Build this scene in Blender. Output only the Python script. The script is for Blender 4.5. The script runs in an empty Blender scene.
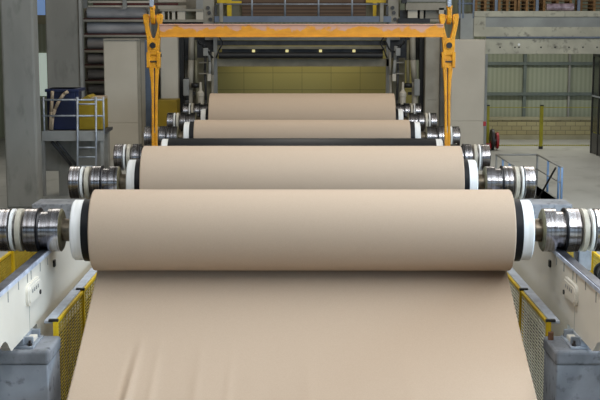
import bpy, bmesh, math, random
from mathutils import Vector, Matrix
random.seed(7)
S = bpy.context.scene
C = S.collection
PI = math.pi

# ------------------------------------------------------------------ camera
F = 1200.0
PITCH = math.atan(168 / F)
YAW = 2 / F
CAM = Vector((0, 0, 5.0))
ROT = Matrix.Rotation(YAW, 3, 'Z') @ Matrix.Rotation(PI / 2 - PITCH, 3, 'X')
cd = bpy.data.cameras.new('camera')
cam = bpy.data.objects.new('camera', cd)
C.objects.link(cam)
cd.sensor_width = 36
cd.lens = 36 * F / 600
cd.clip_end = 300
cam.location = CAM
cam.rotation_euler = ROT.to_euler()
S.camera = cam
S.view_settings.view_transform = 'Standard'
S.view_settings.look = 'None'
S.view_settings.gamma = 1
S.view_settings.use_curve_mapping = False
S.view_settings.exposure = -0.7


def at(px, py, Y):
    d = ROT @ Vector(((px - 300) / F, (200 - py) / F, -1))
    return CAM + d * (Y / d.y)


def atx(px, py, X):
    d = ROT @ Vector(((px - 300) / F, (200 - py) / F, -1))
    return CAM + d * (X / d.x)


# ------------------------------------------------------------------ materials
def lin(c):
    return tuple(((v / 255) / 12.92 if v / 255 <= .04045 else ((v / 255 + .055) / 1.055) ** 2.4) for v in c) + (1,)


def mat(name, c1, c2=None, scale=3.0, rough=.6, metal=0.0, stretch=(1, 1, 1), bump=0.0, detail=4, lo=.35, hi=.65, c3=None, spec=.5):
    m = bpy.data.materials.new(name)
    m.use_nodes = True
    nt = m.node_tree
    b = nt.nodes['Principled BSDF']
    b.inputs['Roughness'].default_value = rough
    b.inputs['Metallic'].default_value = metal
    b.inputs['Specular IOR Level'].default_value = spec
    c2 = c2 or tuple(max(0, v * .9) for v in c1)
    tc = nt.nodes.new('ShaderNodeTexCoord')
    mp = nt.nodes.new('ShaderNodeMapping')
    mp.inputs['Scale'].default_value = stretch
    nt.links.new(tc.outputs['Object'], mp.inputs['Vector'])
    nz = nt.nodes.new('ShaderNodeTexNoise')
    nz.inputs['Scale'].default_value = scale
    nz.inputs['Detail'].default_value = detail
    nt.links.new(mp.outputs['Vector'], nz.inputs['Vector'])
    cr = nt.nodes.new('ShaderNodeValToRGB')
    cr.color_ramp.elements[0].position = lo
    cr.color_ramp.elements[1].position = hi
    cr.color_ramp.elements[0].color = lin(c1)
    cr.color_ramp.elements[1].color = lin(c2)
    nt.links.new(nz.outputs['Fac'], cr.inputs['Fac'])
    out = cr.outputs['Color']
    if c3:
        n2 = nt.nodes.new('ShaderNodeTexNoise')
        n2.inputs['Scale'].default_value = scale * 4.5
        n2.inputs['Detail'].default_value = 6
        nt.links.new(mp.outputs['Vector'], n2.inputs['Vector'])
        r2 = nt.nodes.new('ShaderNodeValToRGB')
        r2.color_ramp.elements[0].position = .56
        r2.color_ramp.elements[1].position = .74
        r2.color_ramp.elements[0].color = (0, 0, 0, 1)
        r2.color_ramp.elements[1].color = (1, 1, 1, 1)
        nt.links.new(n2.outputs['Fac'], r2.inputs['Fac'])
        mx = nt.nodes.new('ShaderNodeMixRGB')
        nt.links.new(r2.outputs['Color'], mx.inputs['Fac'])
        nt.links.new(out, mx.inputs['Color1'])
        mx.inputs['Color2'].default_value = lin(c3)
        out = mx.outputs['Color']
    nt.links.new(out, b.inputs['Base Color'])
    if bump:
        bp = nt.nodes.new('ShaderNodeBump')
        bp.inputs['Strength'].default_value = bump
        bp.inputs['Distance'].default_value = .02
        nt.links.new(nz.outputs['Fac'], bp.inputs['Height'])
        nt.links.new(bp.outputs['Normal'], b.inputs['Normal'])
    return m


def brick_mat(name, c1, c2, mortar, bw, bh, msize=.02, rough=.85, offset=.5):
    m = mat(name, c1, c2, rough=rough)
    nt = m.node_tree
    b = nt.nodes['Principled BSDF']
    tc = nt.nodes.new('ShaderNodeTexCoord')
    sp = nt.nodes.new('ShaderNodeSeparateXYZ')
    cb = nt.nodes.new('ShaderNodeCombineXYZ')
    nt.links.new(tc.outputs['Object'], sp.inputs[0])
    nt.links.new(sp.outputs['X'], cb.inputs['X'])
    nt.links.new(sp.outputs['Z'], cb.inputs['Y'])
    br = nt.nodes.new('ShaderNodeTexBrick')
    br.offset = offset
    br.inputs['Scale'].default_value = 1
    br.inputs['Brick Width'].default_value = bw
    br.inputs['Row Height'].default_value = bh
    br.inputs['Mortar Size'].default_value = msize
    br.inputs['Color1'].default_value = lin(c1)
    br.inputs['Color2'].default_value = lin(c2)
    br.inputs['Mortar'].default_value = lin(mortar)
    nt.links.new(cb.outputs[0], br.inputs['Vector'])
    nt.links.new(br.outputs['Color'], b.inputs['Base Color'])
    return m


M = {}
M['kraft'] = mat('kraft_paper', (184, 163, 141), (180, 159, 137), 60, .7, stretch=(1, 1, 1), detail=6, spec=.25)
M['kraft_end'] = mat('kraft_roll_end', (176, 146, 116), (160, 130, 100), 20, .8)
M['white'] = mat('white_coated_steel', (238, 238, 236), (224, 224, 219), 2, .4, stretch=(8, 1, 1))
M['black'] = mat('black_rubber', (8, 9, 13), (14, 15, 20), 3, .45, spec=.3)
M['steel'] = mat('worn_journal_steel', (196, 195, 198), (132, 126, 124), 5, .2, 1.0, stretch=(5, .05, .05), detail=5)
M['steel_dark'] = mat('oily_steel', (130, 126, 126), (84, 78, 74), 8, .3, 1.0, stretch=(5, .05, .05), detail=5)
M['shaft'] = mat('dull_shaft_steel', (130, 120, 104), (90, 80, 66), 6, .35, 1.0)
M['seal'] = mat('cream_seal_ring', (196, 189, 172), (164, 157, 140), 5, .5)
M['olive_rim'] = mat('greenish_cast_rim', (112, 106, 78), (84, 80, 62), 6, .5)
M['beam_white'] = mat('white_beam_paint', (224, 218, 204), (214, 207, 192), .8, .38, detail=4)
M['rail'] = mat('rail_steel', (120, 124, 134), (64, 64, 70), 3, .35, .8, stretch=(1, .6, 1))
M['rail_edge'] = mat('painted_rail_edge_shine', (206, 214, 230), (160, 168, 184), 4, .35)  # nonmetal pale blue: the shine along the steel edge is put into the colour
M['slot'] = mat('slot_recess', (150, 150, 146), (128, 128, 124), 4, .6)
M['blackpaint'] = mat('black_paint', (20, 20, 22), (34, 32, 30), 4, .5)
M['concrete'] = mat('cast_concrete', (164, 168, 174), (138, 141, 146), 1.6, .85, detail=8, c3=(100, 101, 104), bump=.15)
M['warm_steel'] = mat('warm_grey_steel', (146, 138, 116), (128, 120, 100), 2, .6)
M['girt'] = mat('girt_paint', (98, 108, 104), (86, 96, 92), 2, .6)
M['rust'] = mat('rusty_steel', (120, 84, 62), (92, 60, 44), 6, .8)
M['concrete_cap'] = mat('grout_cap_concrete', (140, 142, 146), (108, 110, 113), 2.2, .8, detail=8, c3=(84, 85, 88), bump=.2)
M['concrete_p'] = mat('pillar_concrete', (143, 142, 135), (124, 123, 117), .5, .9, detail=8, stretch=(1.6, 1.6, .6), c3=(112, 111, 105))
M['concrete_l'] = mat('pale_balcony_concrete', (196, 194, 176), (172, 170, 155), .9, .9, detail=8, c3=(128, 126, 116))
M['concrete_g'] = mat('grey_infill_concrete', (158, 162, 160), (138, 141, 140), .8, .9, detail=7)
M['floor'] = mat('floor_concrete', (180, 180, 174), (158, 158, 152), .28, .5, detail=7, stretch=(1, .6, 1), c3=(144, 144, 138))
M['yellow'] = mat('yellow_paint', (226, 190, 20), (206, 168, 18), 3, .45)
M['yellow_mesh'] = mat('yellow_mesh_wire', (190, 164, 56), (164, 140, 44), 3, .5)
M['pale_mesh'] = mat('pale_mesh_wire', (222, 218, 196), (204, 200, 176), 3, .5)
M['yellow_dull'] = mat('dull_yellow_paint', (158, 132, 14), (132, 108, 10), 1.2, .6)
M['galv'] = mat('galvanised_steel', (178, 184, 192), (146, 152, 160), 5, .45, .35)
M['channel'] = mat('zinc_channel', (196, 202, 212), (168, 174, 184), 5, .4)
M['orange'] = mat('orange_crane_paint', (226, 156, 14), (204, 134, 10), 5, .45, c3=(150, 92, 26))
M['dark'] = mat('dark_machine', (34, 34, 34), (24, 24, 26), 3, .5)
M['dark_steel'] = mat('dark_grey_steel', (70, 70, 70), (52, 52, 54), 3, .5)
M['beige'] = mat('beige_panel', (196, 188, 172), (188, 180, 164), .8, .55)
M['beige_d'] = mat('beige_grey_frame', (158, 152, 138), (138, 132, 118), 1.5, .55)
M['bluegrey'] = mat('blue_grey_panel', (112, 124, 142), (98, 110, 128), 1.5, .5)
M['greysteel'] = mat('grey_painted_steel', (148, 148, 144), (130, 130, 126), 1.5, .5)
M['olive'] = brick_mat('olive_panelling', (148, 140, 84), (140, 132, 78), (104, 98, 58), 1.35, .78, .012, .6, 0)
M['olive_box'] = mat('olive_housing', (140, 134, 108), (120, 114, 92), 1.5, .6)
M['redbrown'] = mat('red_brown_bar', (84, 24, 20), (58, 16, 14), 2, .6)
M['greyroll'] = mat('grey_wrapped_roll', (196, 192, 190), (164, 160, 158), 1.1, .6, stretch=(1, 2, 2), detail=6)
M['blue'] = mat('dark_blue_paint', (14, 30, 70), (9, 20, 50), 1.0, .5)
M['hose'] = mat('beige_hose', (170, 150, 124), (146, 126, 102), 4, .7)
M['green_clad'] = None
M['block'] = brick_mat('concrete_block_wall', (168, 160, 122), (150, 142, 108), (118, 112, 88), .46, .205, .014)
M['block_cap'] = mat('block_cap_concrete', (158, 154, 128), (140, 136, 112), 1, .85)
M['fence_y'] = mat('greenish_yellow_paint', (160, 156, 24), (144, 138, 20), 2, .5)
M['bluerail'] = mat('light_blue_rail_paint', (128, 160, 200), (108, 138, 176), 2, .45)
M['wood'] = mat('pallet_wood', (152, 116, 74), (116, 86, 52), 2.5, .8, stretch=(1, 4, 4))
M['wrap'] = mat('plastic_wrap', (196, 176, 186), (110, 88, 100), 3, .25)
M['brown'] = None
M['red'] = mat('red_paint', (176, 30, 36), (150, 22, 28), 2, .45)
M['glassdark'] = mat('dark_glazing', (40, 46, 42), (30, 34, 32), 1, .12)
M['wall'] = mat('hall_wall_cladding', (96, 95, 90), (84, 83, 79), .4, .8)
M['wall_warm'] = mat('dark_warm_cladding', (92, 80, 60), (80, 70, 54), .4, .8)
M['ceil'] = mat('hall_ceiling', (84, 83, 80), (74, 73, 70), .4, .8)
M['skyglass'] = mat('pale_window_glass', (190, 205, 225), (170, 190, 215), .4, .3)
M['cream'] = mat('cream_cladding', (206, 210, 196), (192, 196, 184), .5, .7)
M['pit'] = mat('dark_pit_wall', (70, 64, 56), (54, 50, 44), 1.5, .85)


def stripe_mat(name, c1, c2, axis, freq, rough=.7, c3=None):
    m = mat(name, c1, c2, rough=rough)
    nt = m.node_tree
    b = nt.nodes['Principled BSDF']
    tc = nt.nodes.new('ShaderNodeTexCoord')
    w = nt.nodes.new('ShaderNodeTexWave')
    w.wave_type = 'BANDS'
    w.bands_direction = axis
    w.inputs['Scale'].default_value = freq
    w.inputs['Distortion'].default_value = 0
    nt.links.new(tc.outputs['Object'], w.inputs['Vector'])
    cr = nt.nodes.new('ShaderNodeValToRGB')
    cr.color_ramp.elements[0].color = lin(c1)
    cr.color_ramp.elements[1].color = lin(c2)
    nt.links.new(w.outputs['Fac'], cr.inputs['Fac'])
    nt.links.new(cr.outputs['Color'], b.inputs['Base Color'])
    return m


M['green_clad'] = stripe_mat('green_grey_cladding', (140, 146, 126), (154, 160, 140), 'X', 1.5)
M['brown'] = stripe_mat('brown_slats', (112, 88, 68), (76, 58, 44), 'Z', 2.2)

# worn orange paint on the spreader beam: chalky pink grey along the upper half, ragged edge
m = M['orange_worn'] = mat('worn_orange_beam_paint', (222, 148, 26), (206, 134, 22), 3.2, .55, stretch=(1.2, 1, 3), detail=7)
_nt = m.node_tree
_b = _nt.nodes['Principled BSDF']
_old = _b.inputs['Base Color'].links[0].from_socket
_tc = _nt.nodes.new('ShaderNodeTexCoord')
_sp = _nt.nodes.new('ShaderNodeSeparateXYZ'); _nt.links.new(_tc.outputs['Object'], _sp.inputs[0])
_nz = _nt.nodes.new('ShaderNodeTexNoise'); _nz.inputs['Scale'].default_value = 3.2; _nz.inputs['Detail'].default_value = 7
_nt.links.new(_tc.outputs['Object'], _nz.inputs['Vector'])
_ma = _nt.nodes.new('ShaderNodeMath'); _ma.operation = 'MULTIPLY_ADD'; _ma.inputs[1].default_value = .55
_nt.links.new(_nz.outputs['Fac'], _ma.inputs[0]); _nt.links.new(_sp.outputs['Z'], _ma.inputs[2])
_mr = _nt.nodes.new('ShaderNodeMapRange'); _mr.inputs['From Min'].default_value = 5.355; _mr.inputs['From Max'].default_value = 5.40
_nt.links.new(_ma.outputs[0], _mr.inputs['Value'])
_mx = _nt.nodes.new('ShaderNodeMixRGB'); _nt.links.new(_mr.outputs['Result'], _mx.inputs['Fac'])
_nt.links.new(_old, _mx.inputs['Color1']); _mx.inputs['Color2'].default_value = lin((196, 148, 124))
_nt.links.new(_mx.outputs['Color'], _b.inputs['Base Color'])


def emis(name, col, s):
    m = bpy.data.materials.new(name)
    m.use_nodes = True
    b = m.node_tree.nodes['Principled BSDF']
    b.inputs['Base Color'].default_value = lin(col)
    b.inputs['Emission Color'].default_value = lin(col)
    b.inputs['Emission Strength'].default_value = s
    return m


M['skyglass'] = emis('daylit_window', (120, 150, 196), .9)
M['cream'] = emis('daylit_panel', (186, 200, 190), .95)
M['lamp'] = emis('lamp_glow', (255, 240, 170), 1.0)


# ------------------------------------------------------------------ mesh builder
class MB:
    def __init__(s):
        s.v = []; s.f = []; s.sm = []

    def quad(s, idx, smooth=False):
        s.f.append(tuple(idx)); s.sm.append(smooth)

    def box(s, x0, x1, y0, y1, z0, z1):
        x0, x1 = min(x0, x1), max(x0, x1); y0, y1 = min(y0, y1), max(y0, y1); z0, z1 = min(z0, z1), max(z0, z1)
        n = len(s.v)
        s.v += [(x0, y0, z0), (x1, y0, z0), (x1, y1, z0), (x0, y1, z0), (x0, y0, z1), (x1, y0, z1), (x1, y1, z1), (x0, y1, z1)]
        for q in ((0, 3, 2, 1), (4, 5, 6, 7), (0, 1, 5, 4), (1, 2, 6, 5), (2, 3, 7, 6), (3, 0, 4, 7)):
            s.quad([n + i for i in q])
        return s

    def pbox(s, px0, px1, py0, py1, Y, depth):
        """box whose front face covers a region of the photograph's frame at distance Y"""
        cx = (px0 + px1) / 2; cy = (py0 + py1) / 2
        x0 = at(px0, cy, Y).x; x1 = at(px1, cy, Y).x
        z1 = at(cx, py0, Y).z; z0 = at(cx, py1, Y).z
        return s.box(x0, x1, Y, Y + depth, z0, z1)

    def prism(s, pts, axis, a, b):
        """polygon pts (2D) extruded along axis from a to b. axis 'y': pts=(x,z); 'x': pts=(y,z); 'z': pts=(x,y)"""
        n = len(s.v); k = len(pts)
        for t in (a, b):
            for (p, q) in pts:
                s.v.append((p, t, q) if axis == 'y' else ((t, p, q) if axis == 'x' else (p, q, t)))
        s.quad(range(n, n + k)); s.quad(range(n + 2 * k - 1, n + k - 1, -1))
        for i in range(k):
            j = (i + 1) % k
            s.quad([n + i, n + k + i, n + k + j, n + j])
        return s

    def pprism(s, ppts, Y, y0, y1):
        pts = [(at(px, py, Y).x, at(px, py, Y).z) for px, py in ppts]
        return s.prism(pts, 'y', y0, y1)

    def lathe(s, prof, origin=(0, 0, 0), axis='x', n=48, caps=True):
        """profile (t, r) turned around an axis; every profile step has its own rings so edges stay crisp"""
        ox, oy, oz = origin

        def pt(t, r, a):
            c, d = r * math.cos(a), r * math.sin(a)
            if axis == 'x': return (ox + t, oy + c, oz + d)
            if axis == 'y': return (ox + c, oy + t, oz + d)
            return (ox + c, oy + d, oz + t)
        for (t0, r0), (t1, r1) in zip(prof[:-1], prof[1:]):
            b = len(s.v)
            for (t, r) in ((t0, r0), (t1, r1)):
                for i in range(n): s.v.append(pt(t, r, 2 * PI * i / n))
            for i in range(n):
                j = (i + 1) % n
                s.quad([b + i, b + j, b + n + j, b + n + i], True)
        if caps:
            for (t, r) in (prof[0], prof[-1]):
                if r > 1e-4:
                    b = len(s.v)
                    for i in range(n): s.v.append(pt(t, r, 2 * PI * i / n))
                    s.quad(range(b, b + n))
        return s

    def cyl(s, p0, p1, r, n=12, r1=None):
        p0 = Vector(p0); p1 = Vector(p1); d = (p1 - p0).normalized()
        u = d.cross(Vector((0, 0, 1)) if abs(d.z) < .9 else Vector((1, 0, 0))).normalized(); w = d.cross(u)
        b = len(s.v)
        for p, rr in ((p0, r), (p1, r1 or r)):
            for i in range(n):
                a = 2 * PI * i / n
                s.v.append(tuple(p + u * rr * math.cos(a) + w * rr * math.sin(a)))
        for i in range(n):
            j = (i + 1) % n
            s.quad([b + i, b + j, b + n + j, b + n + i], True)
        s.quad(range(b + n - 1, b - 1, -1)); s.quad(range(b + n, b + 2 * n))
        return s

    def tube(s, pts, r, n=10):
        for a, b in zip(pts[:-1], pts[1:]): s.cyl(a, b, r, n)
        return s

    def build(s, name, m, parent=None, bevel=0, seg=2):
        me = bpy.data.meshes.new(name)
        me.from_pydata(s.v, [], s.f)
        me.polygons.foreach_set('use_smooth', s.sm)
        me.materials.append(m if not isinstance(m, str) else M[m])
        me.update()
        bm = bmesh.new(); bm.from_mesh(me); bmesh.ops.recalc_face_normals(bm, faces=bm.faces); bm.to_mesh(me); bm.free()
        o = bpy.data.objects.new(name, me)
        C.objects.link(o)
        if bevel:
            b = o.modifiers.new('bevel', 'BEVEL'); b.width = bevel; b.segments = seg; b.limit_method = 'ANGLE'
        if parent:
            o.parent = parent
            o.matrix_parent_inverse = Matrix.Translation(-Vector(world_loc(parent)))
        return o


def world_loc(o):
    """parents are only ever moved, never turned; children meshes are written in world space"""
    l = Vector(o.location)
    if o.parent: l = Vector((0, 0, 0))
    return l


def thing(name, label, cat, loc=(0, 0, 0), group=None):
    o = bpy.data.objects.new(name, None)
    C.objects.link(o); o.location = loc; o.empty_display_size = .2
    return tag(o, label, cat, group)


def tag(o, label, cat, group=None):
    o['label'] = label; o['category'] = cat
    if group: o['group'] = group
    return o


def structure(o):
    o['kind'] = 'structure'
    return o


def dup(root, delta, label, group=None):
    r = root.copy(); C.objects.link(r)
    r.location = Vector(root.location) + Vector(delta); r['label'] = label
    if group: r['group'] = group
    for ch in list(root.children):
        c = ch.copy(); C.objects.link(c); c.parent = r
        for g in list(ch.children):
            d = g.copy(); C.objects.link(d); d.parent = c
    return r


def B(): return MB()


# ------------------------------------------------------------------ the hall
YB = 57.0          # back wall
pit = (6.45, 7.70, 35.6, 39.3)
f = B()
TR = (5.25, 9.0, 49.0)   # half width and ends of the trench the sheet runs in
for (x0, x1, y0, y1) in ((-20, -TR[0], -12, YB), (-TR[0], TR[0], -12, TR[1]), (-TR[0], TR[0], TR[2], YB), (TR[0], pit[0], -12, YB), (pit[1], 20, -12, YB), (pit[0], pit[1], -12, pit[2]), (pit[0], pit[1], pit[3], YB)):
    f.box(x0, x1, y0, y1, -.3, 0)
structure(f.build('floor', 'floor'))
f = B()
f.box(-TR[0] - .2, TR[0] + .2, TR[1] - .2, TR[2] + .2, -1.1, -.9)
f.box(-TR[0] - .2, -TR[0], TR[1] - .2, TR[2] + .2, -.9, -.3); f.box(TR[0], TR[0] + .2, TR[1] - .2, TR[2] + .2, -.9, -.3)
f.box(-TR[0], TR[0], TR[1] - .2, TR[1], -.9, -.3); f.box(-TR[0], TR[0], TR[2], TR[2] + .2, -.9, -.3)
structure(f.build('trim_9', 'pit'))
structure(B().box(-20, 20, -12, YB, 13, 13.3).build('ceiling', 'ceil'))
structure(B().box(-20.3, -20, -12, YB, -.3, 13.3).build('wall_left', 'wall_warm'))
structure(B().box(20, 20.3, -12, YB, -.3, 13.3).build('wall_right', 'wall'))
structure(B().box(-20.3, 20.3, -12.3, -12, -.3, 13.3).build('wall_front', 'wall'))
structure(B().box(-20.3, 20.3, YB, YB + .3, -.3, 13.3).build('wall_back', 'green_clad'))
# stairwell lining
p = B()
p.box(pit[0] - .1, pit[0], pit[2], pit[3], -1.2, -.001); p.box(pit[1], pit[1] + .1, pit[2], pit[3], -1.2, -.001)
p.box(pit[0], pit[1], pit[2] - .1, pit[2], -1.2, -.001); p.box(pit[0], pit[1], pit[3], pit[3] + .1, -1.2, -.001)
p.box(pit[0] - .1, pit[1] + .1, pit[2] - .1, pit[3] + .1, -1.3, -1.2)
structure(p.build('trim_1', 'concrete_p'))
t = thing('stair_flight', 'dark steel stairs going down inside the railed floor opening at right', 'stairs', (7.07, 37.4, -1.2))
for k in range(5):
    y = pit[3] - .25 - k * .36
    B().box(pit[0] + .06, pit[1] - .06, y - .3, y, -.22 * (k + 1) - .05, -.22 * (k + 1)).build('tread', 'dark_steel', t)
# window strip high on the left part of the back wall (seen between the pillars)
structure(B().pbox(33, 47, -8, 15, YB - .06, .05).build('window_1', 'skyglass'))
structure(B().pbox(30, 48, 53, 96, YB - .08, .07).build('window_2', 'cream'))
structure(B().pbox(30, 48, 15, 24, YB - .1, .09).build('trim_2', 'block_cap'))


# ------------------------------------------------------------------ reel spools
SPOOL_Z = [2.0, 2.0, 1.905, 1.905, 1.905, 1.905]
SPOOL_Y = [18.12, 23.95, 29.75, 35.48, 41.55, 47.2]
PAPER_R = [.62, .738, None, .52, .995, None]
ORD = ['frontmost', 'second', 'third', 'fourth', 'fifth', 'sixth']


def make_spool(i):
    y, z = SPOOL_Y[i], SPOOL_Z[i]
    r = PAPER_R[i]
    if r:
        lab = ['wide kraft paper roll on steel spool, frontmost, with the loose sheet hanging below it',
               'thick kraft paper roll on spool, directly behind the frontmost roll',
               '', 'slim kraft paper roll behind the empty black spool',
               'fattest kraft paper roll, rearmost of the row, in front of the machine'][i]
        root = thing('paper_reel', lab, 'paper roll', (0, y, z - .33), 'kraft paper reels on the rails')
    else:
        lab = {2: 'empty black spool without paper, held between the orange lifting arms',
               5: 'rearmost bare spool, only its steel ends showing beside the fattest roll'}[i]
        root = thing('reel_spool', lab, 'spool', (0, y, z - .33), 'empty spools on the rails')
    o = (0, y, z)
    if r:
        e = .022
        hw = 3.175
        prof = [(-hw, .47), (-hw, r - e)] + [(-hw + e - e * math.cos(a), r - e + e * math.sin(a)) for a in (PI / 8, PI / 4, 3 * PI / 8)] + [(-hw + e, r)]
        prof = prof + [(-t, q) for t, q in reversed(prof)]
        B().lathe(prof, o, n=128, caps=False).build('paper_roll', 'kraft', root)
    B().lathe([(-3.31, .478), (3.31, .478)], o, n=72).build('spool_shell', 'black', root)
    for s in (-1, 1):
        def L(pr, name, m, par, n=56):
            pr = [(s * a, b) for a, b in pr]
            return B().lathe(pr, o, n=n).build(name, m, par)
        c = L([(3.31, .45), (3.312, .462), (3.46, .462), (3.48, .44), (3.48, .2)], 'end_collar', 'white', root)
        c['label'] = 'white end collar'
        j = L([(3.48, .175), (3.66, .175)], 'journal', 'shaft', root)
        fl = L([(3.66, .29), (3.68, .33), (3.855, .33), (3.862, .285), (3.998, .285), (4.0, .3), (4.012, .335), (4.2, .335), (4.215, .31)], 'flange_sleeve', 'steel', j)
        L([(3.655, .10), (3.655, .295), (3.672, .322), (3.68, .328)], 'cast_rim', 'olive_rim', j)
        L([(3.99, .29), (3.995, .343), (4.02, .343), (4.025, .336)], 'dark_lip', 'black', j)
        L([(4.215, .25), (4.44, .25)], 'sleeve_core', 'steel_dark', j)
        L([(4.25, .29), (4.262, .328), (4.33, .328), (4.34, .3)], 'seal_ring', 'seal', j)
        L([(4.375, .29), (4.385, .325), (4.42, .325), (4.425, .3)], 'seal_ring', 'white', j)
        L([(4.44, .31), (4.45, .328), (4.50, .328), (4.503, .318), (4.512, .318), (4.515, .328), (4.56, .328), (4.563, .32), (4.572, .32), (4.575, .328), (4.64, .328), (4.655, .312), (4.655, .12)], 'end_drum', 'steel', j)
    return root


spools = [make_spool(i) for i in range(6)]

# the loose sheet running down from the underside of the first roll
g = B()
NX, NT = 260, 70
y0, z0 = 18.39, 1.435
y1, z1 = 15.62, .10
rnd = [random.uniform(0, 6.28) for _ in range(12)]
base = len(g.v)
for k in range(NT + 1):
    t = k / NT * 1.6
    for i in range(NX + 1):
        x = -3.165 + 6.33 * i / NX
        yy = y0 + (y1 - y0) * t
        zz = z0 + (z1 - z0) * t - .05 * math.sin(PI * min(t, 1))
        amp = min(.6, max(0, t - .45)) ** 1.5
        w = 0
        for q, fr in enumerate((5.1, 8.3, 12.7, 17.1)):
            w += math.sin(fr * x + rnd[q] + .4 * math.sin(2 * t + rnd[q + 4])) / (1 + q * .9)
        loc = .55 + .45 * math.sin(.9 * x + 2.2)
        w *= .014 * amp * loc
        # sharper puckers fanning upward from the lower edge on the left
        for cx, dx, wd, ht, tt in ((-2.36, .14, .05, .055, .54), (-2.47, .16, .04, -.028, .6), (-2.05, .05, .06, .018, .5), (-1.45, .03, .07, .016, .5), (-1.0, .02, .05, .013, .55), (.1, -.03, .09, .012, .55), (1.5, -.1, .12, .014, .5)):
            e = (x - (cx - dx * (t - 1)))
            a = min(1, max(0, t - tt) / .5)
            w += ht * a * math.exp(-(e / wd) ** 2)
        zc = max(zz + w, -.86)
        g.v.append((x, yy, zc))
for k in range(NT):
    for i in range(NX):
        a = base + k * (NX + 1) + i
        g.quad([a, a + 1, a + NX + 2, a + NX + 1], True)
web = g.build('paper_web', 'kraft')
tag(web, 'loose kraft paper sheet running down toward the viewer from the frontmost roll', 'paper sheet')
sol = web.modifiers.new('thickness', 'SOLIDIFY'); sol.thickness = .004

# ------------------------------------------------------------------ rail beams
for s in (-1, 1):
    side = 'left' if s < 0 else 'right'
    root = thing('rail_beam', ('white painted steel rail beam carrying the roll ends along the left side' if s < 0 else
                               'beige looking steel rail beam carrying the roll ends along the right side'), 'rail', (s * 3.95, 18, .65), 'rail beams under the rolls')
    xa, xb = s * 3.875, s * 4.0
    top = [(13.0, 1.64), (25.5, 1.64), (28, 1.545), (50.5, 1.545)]
    nx = [(50.5, .785), (30.0, .785), (29.9, .25), (17.3, .25), (17.1, .785), (15.68, .785), (15.6, .78), (15.54, .80), (15.45, .87), (15.36, .95), (15.26, .995), (15.16, 1.005), (15.05, .995), (14.9, .97), (14.7, .965), (13.0, .96)]
    b = B().prism(top + nx, 'x', xa, xb).build('beam_web', 'beam_white', root)
    B().prism([(13, 1.64), (25.5, 1.64), (28, 1.545), (50.5, 1.545), (50.5, 1.617), (28, 1.617), (25.5, 1.712), (13, 1.712)], 'x', s * 3.868, s * 3.992).build('rail', 'rail', root)
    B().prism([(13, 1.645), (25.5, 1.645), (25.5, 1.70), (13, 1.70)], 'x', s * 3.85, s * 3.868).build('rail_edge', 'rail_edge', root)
    xi = s * 3.875
    # slots cut into the inner face
    slots = [(40, 267, .04, .13), (31, 275, .035, .13), (27.3, 278, .035, .13), (18.4, 285, .035, .13), (8, 297, .035, .14), (47.5, 261.5, .035, .10)]
    for px, py, w, h in slots:
        q = atx(px, py, -3.875)
        B().box(s * 3.87, s * 3.88, q.y - w / 2, q.y + w / 2, q.z - h / 2, q.z + h / 2).build('slot', 'slot', root)
    q = atx(53.5, 263, -3.875)
    B().box(s * 3.845, s * 3.88, q.y - .05, q.y + .05, q.z - .06, q.z + .05).build('stop_block', 'blackpaint', root, .01)
    # rounded cover with its rim, bolts and raised marks
    yc, zc = atx(32, 291, -3.875).y, atx(32, 291, -3.875).z

    def rr(hw, hh, r, n=6):
        out = []
        for (cx, cz, a0) in ((hw - r, hh - r, 0), (-hw + r, hh - r, PI / 2), (-hw + r, -hh + r, PI), (hw - r, -hh + r, 3 * PI / 2)):
            for k in range(n + 1):
                a = a0 + PI / 2 * k / n
                out.append((yc + cx + r * math.cos(a), zc + cz + r * math.sin(a)))
        return out
    cv = B().prism(rr(.40, .15, .1), 'x', s * 3.835, s * 3.876).build('access_cover', 'beam_white', root, .006)
    B().prism(rr(.36, .115, .08), 'x', s * 3.822, s * 3.837).build('cover_face', 'beam_white', cv, .004)
    for k in range(4):
        B().box(s * 3.815, s * 3.823, yc - .22 + k * .12, yc - .17 + k * .12, zc + .02, zc + .07).build('raised_mark', 'slot', cv)
    B().lathe([(s * 3.806, .035), (s * 3.823, .035)], (0, yc + .27, zc - .07), n=16).build('bolt', 'blackpaint', cv)
    # vertical joint below the cover
    B().box(s * 3.872, s * 3.877, yc - .21, yc - .20, .78, zc - .15).build('joint_line', 'slot', root)
    # cast feet on the pedestals
    for yy in (16.5, 30.75, 45.6):
        ft = B()
        ft.box(s * 3.72, s * 4.15, yy - .33, yy + .33, .65, .685)
        ft.box(s * 3.86, s * 4.02, yy - .30, yy + .30, .685, .79)
        ft.box(s * 3.74, s * 3.875, yy - .24, yy - .20, .685, .80); ft.box(s * 3.74, s * 3.875, yy + .20, yy + .24, .685, .80)
        foot = ft.build('mounting_foot', 'galv', root, .008)
        B().box(s * 3.76, s * 3.875, yy - .14, yy + .14, .685, .745).build('clamp_block', 'beam_white', foot, .01)
        for d in (-.28, .28):
            B().lathe([(.685, .035), (.72, .035), (.72, .02), (.76, .02)], (s * 3.78, yy + d, 0), axis='z', n=8).build('anchor_bolt', 'steel_dark', foot)

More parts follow.
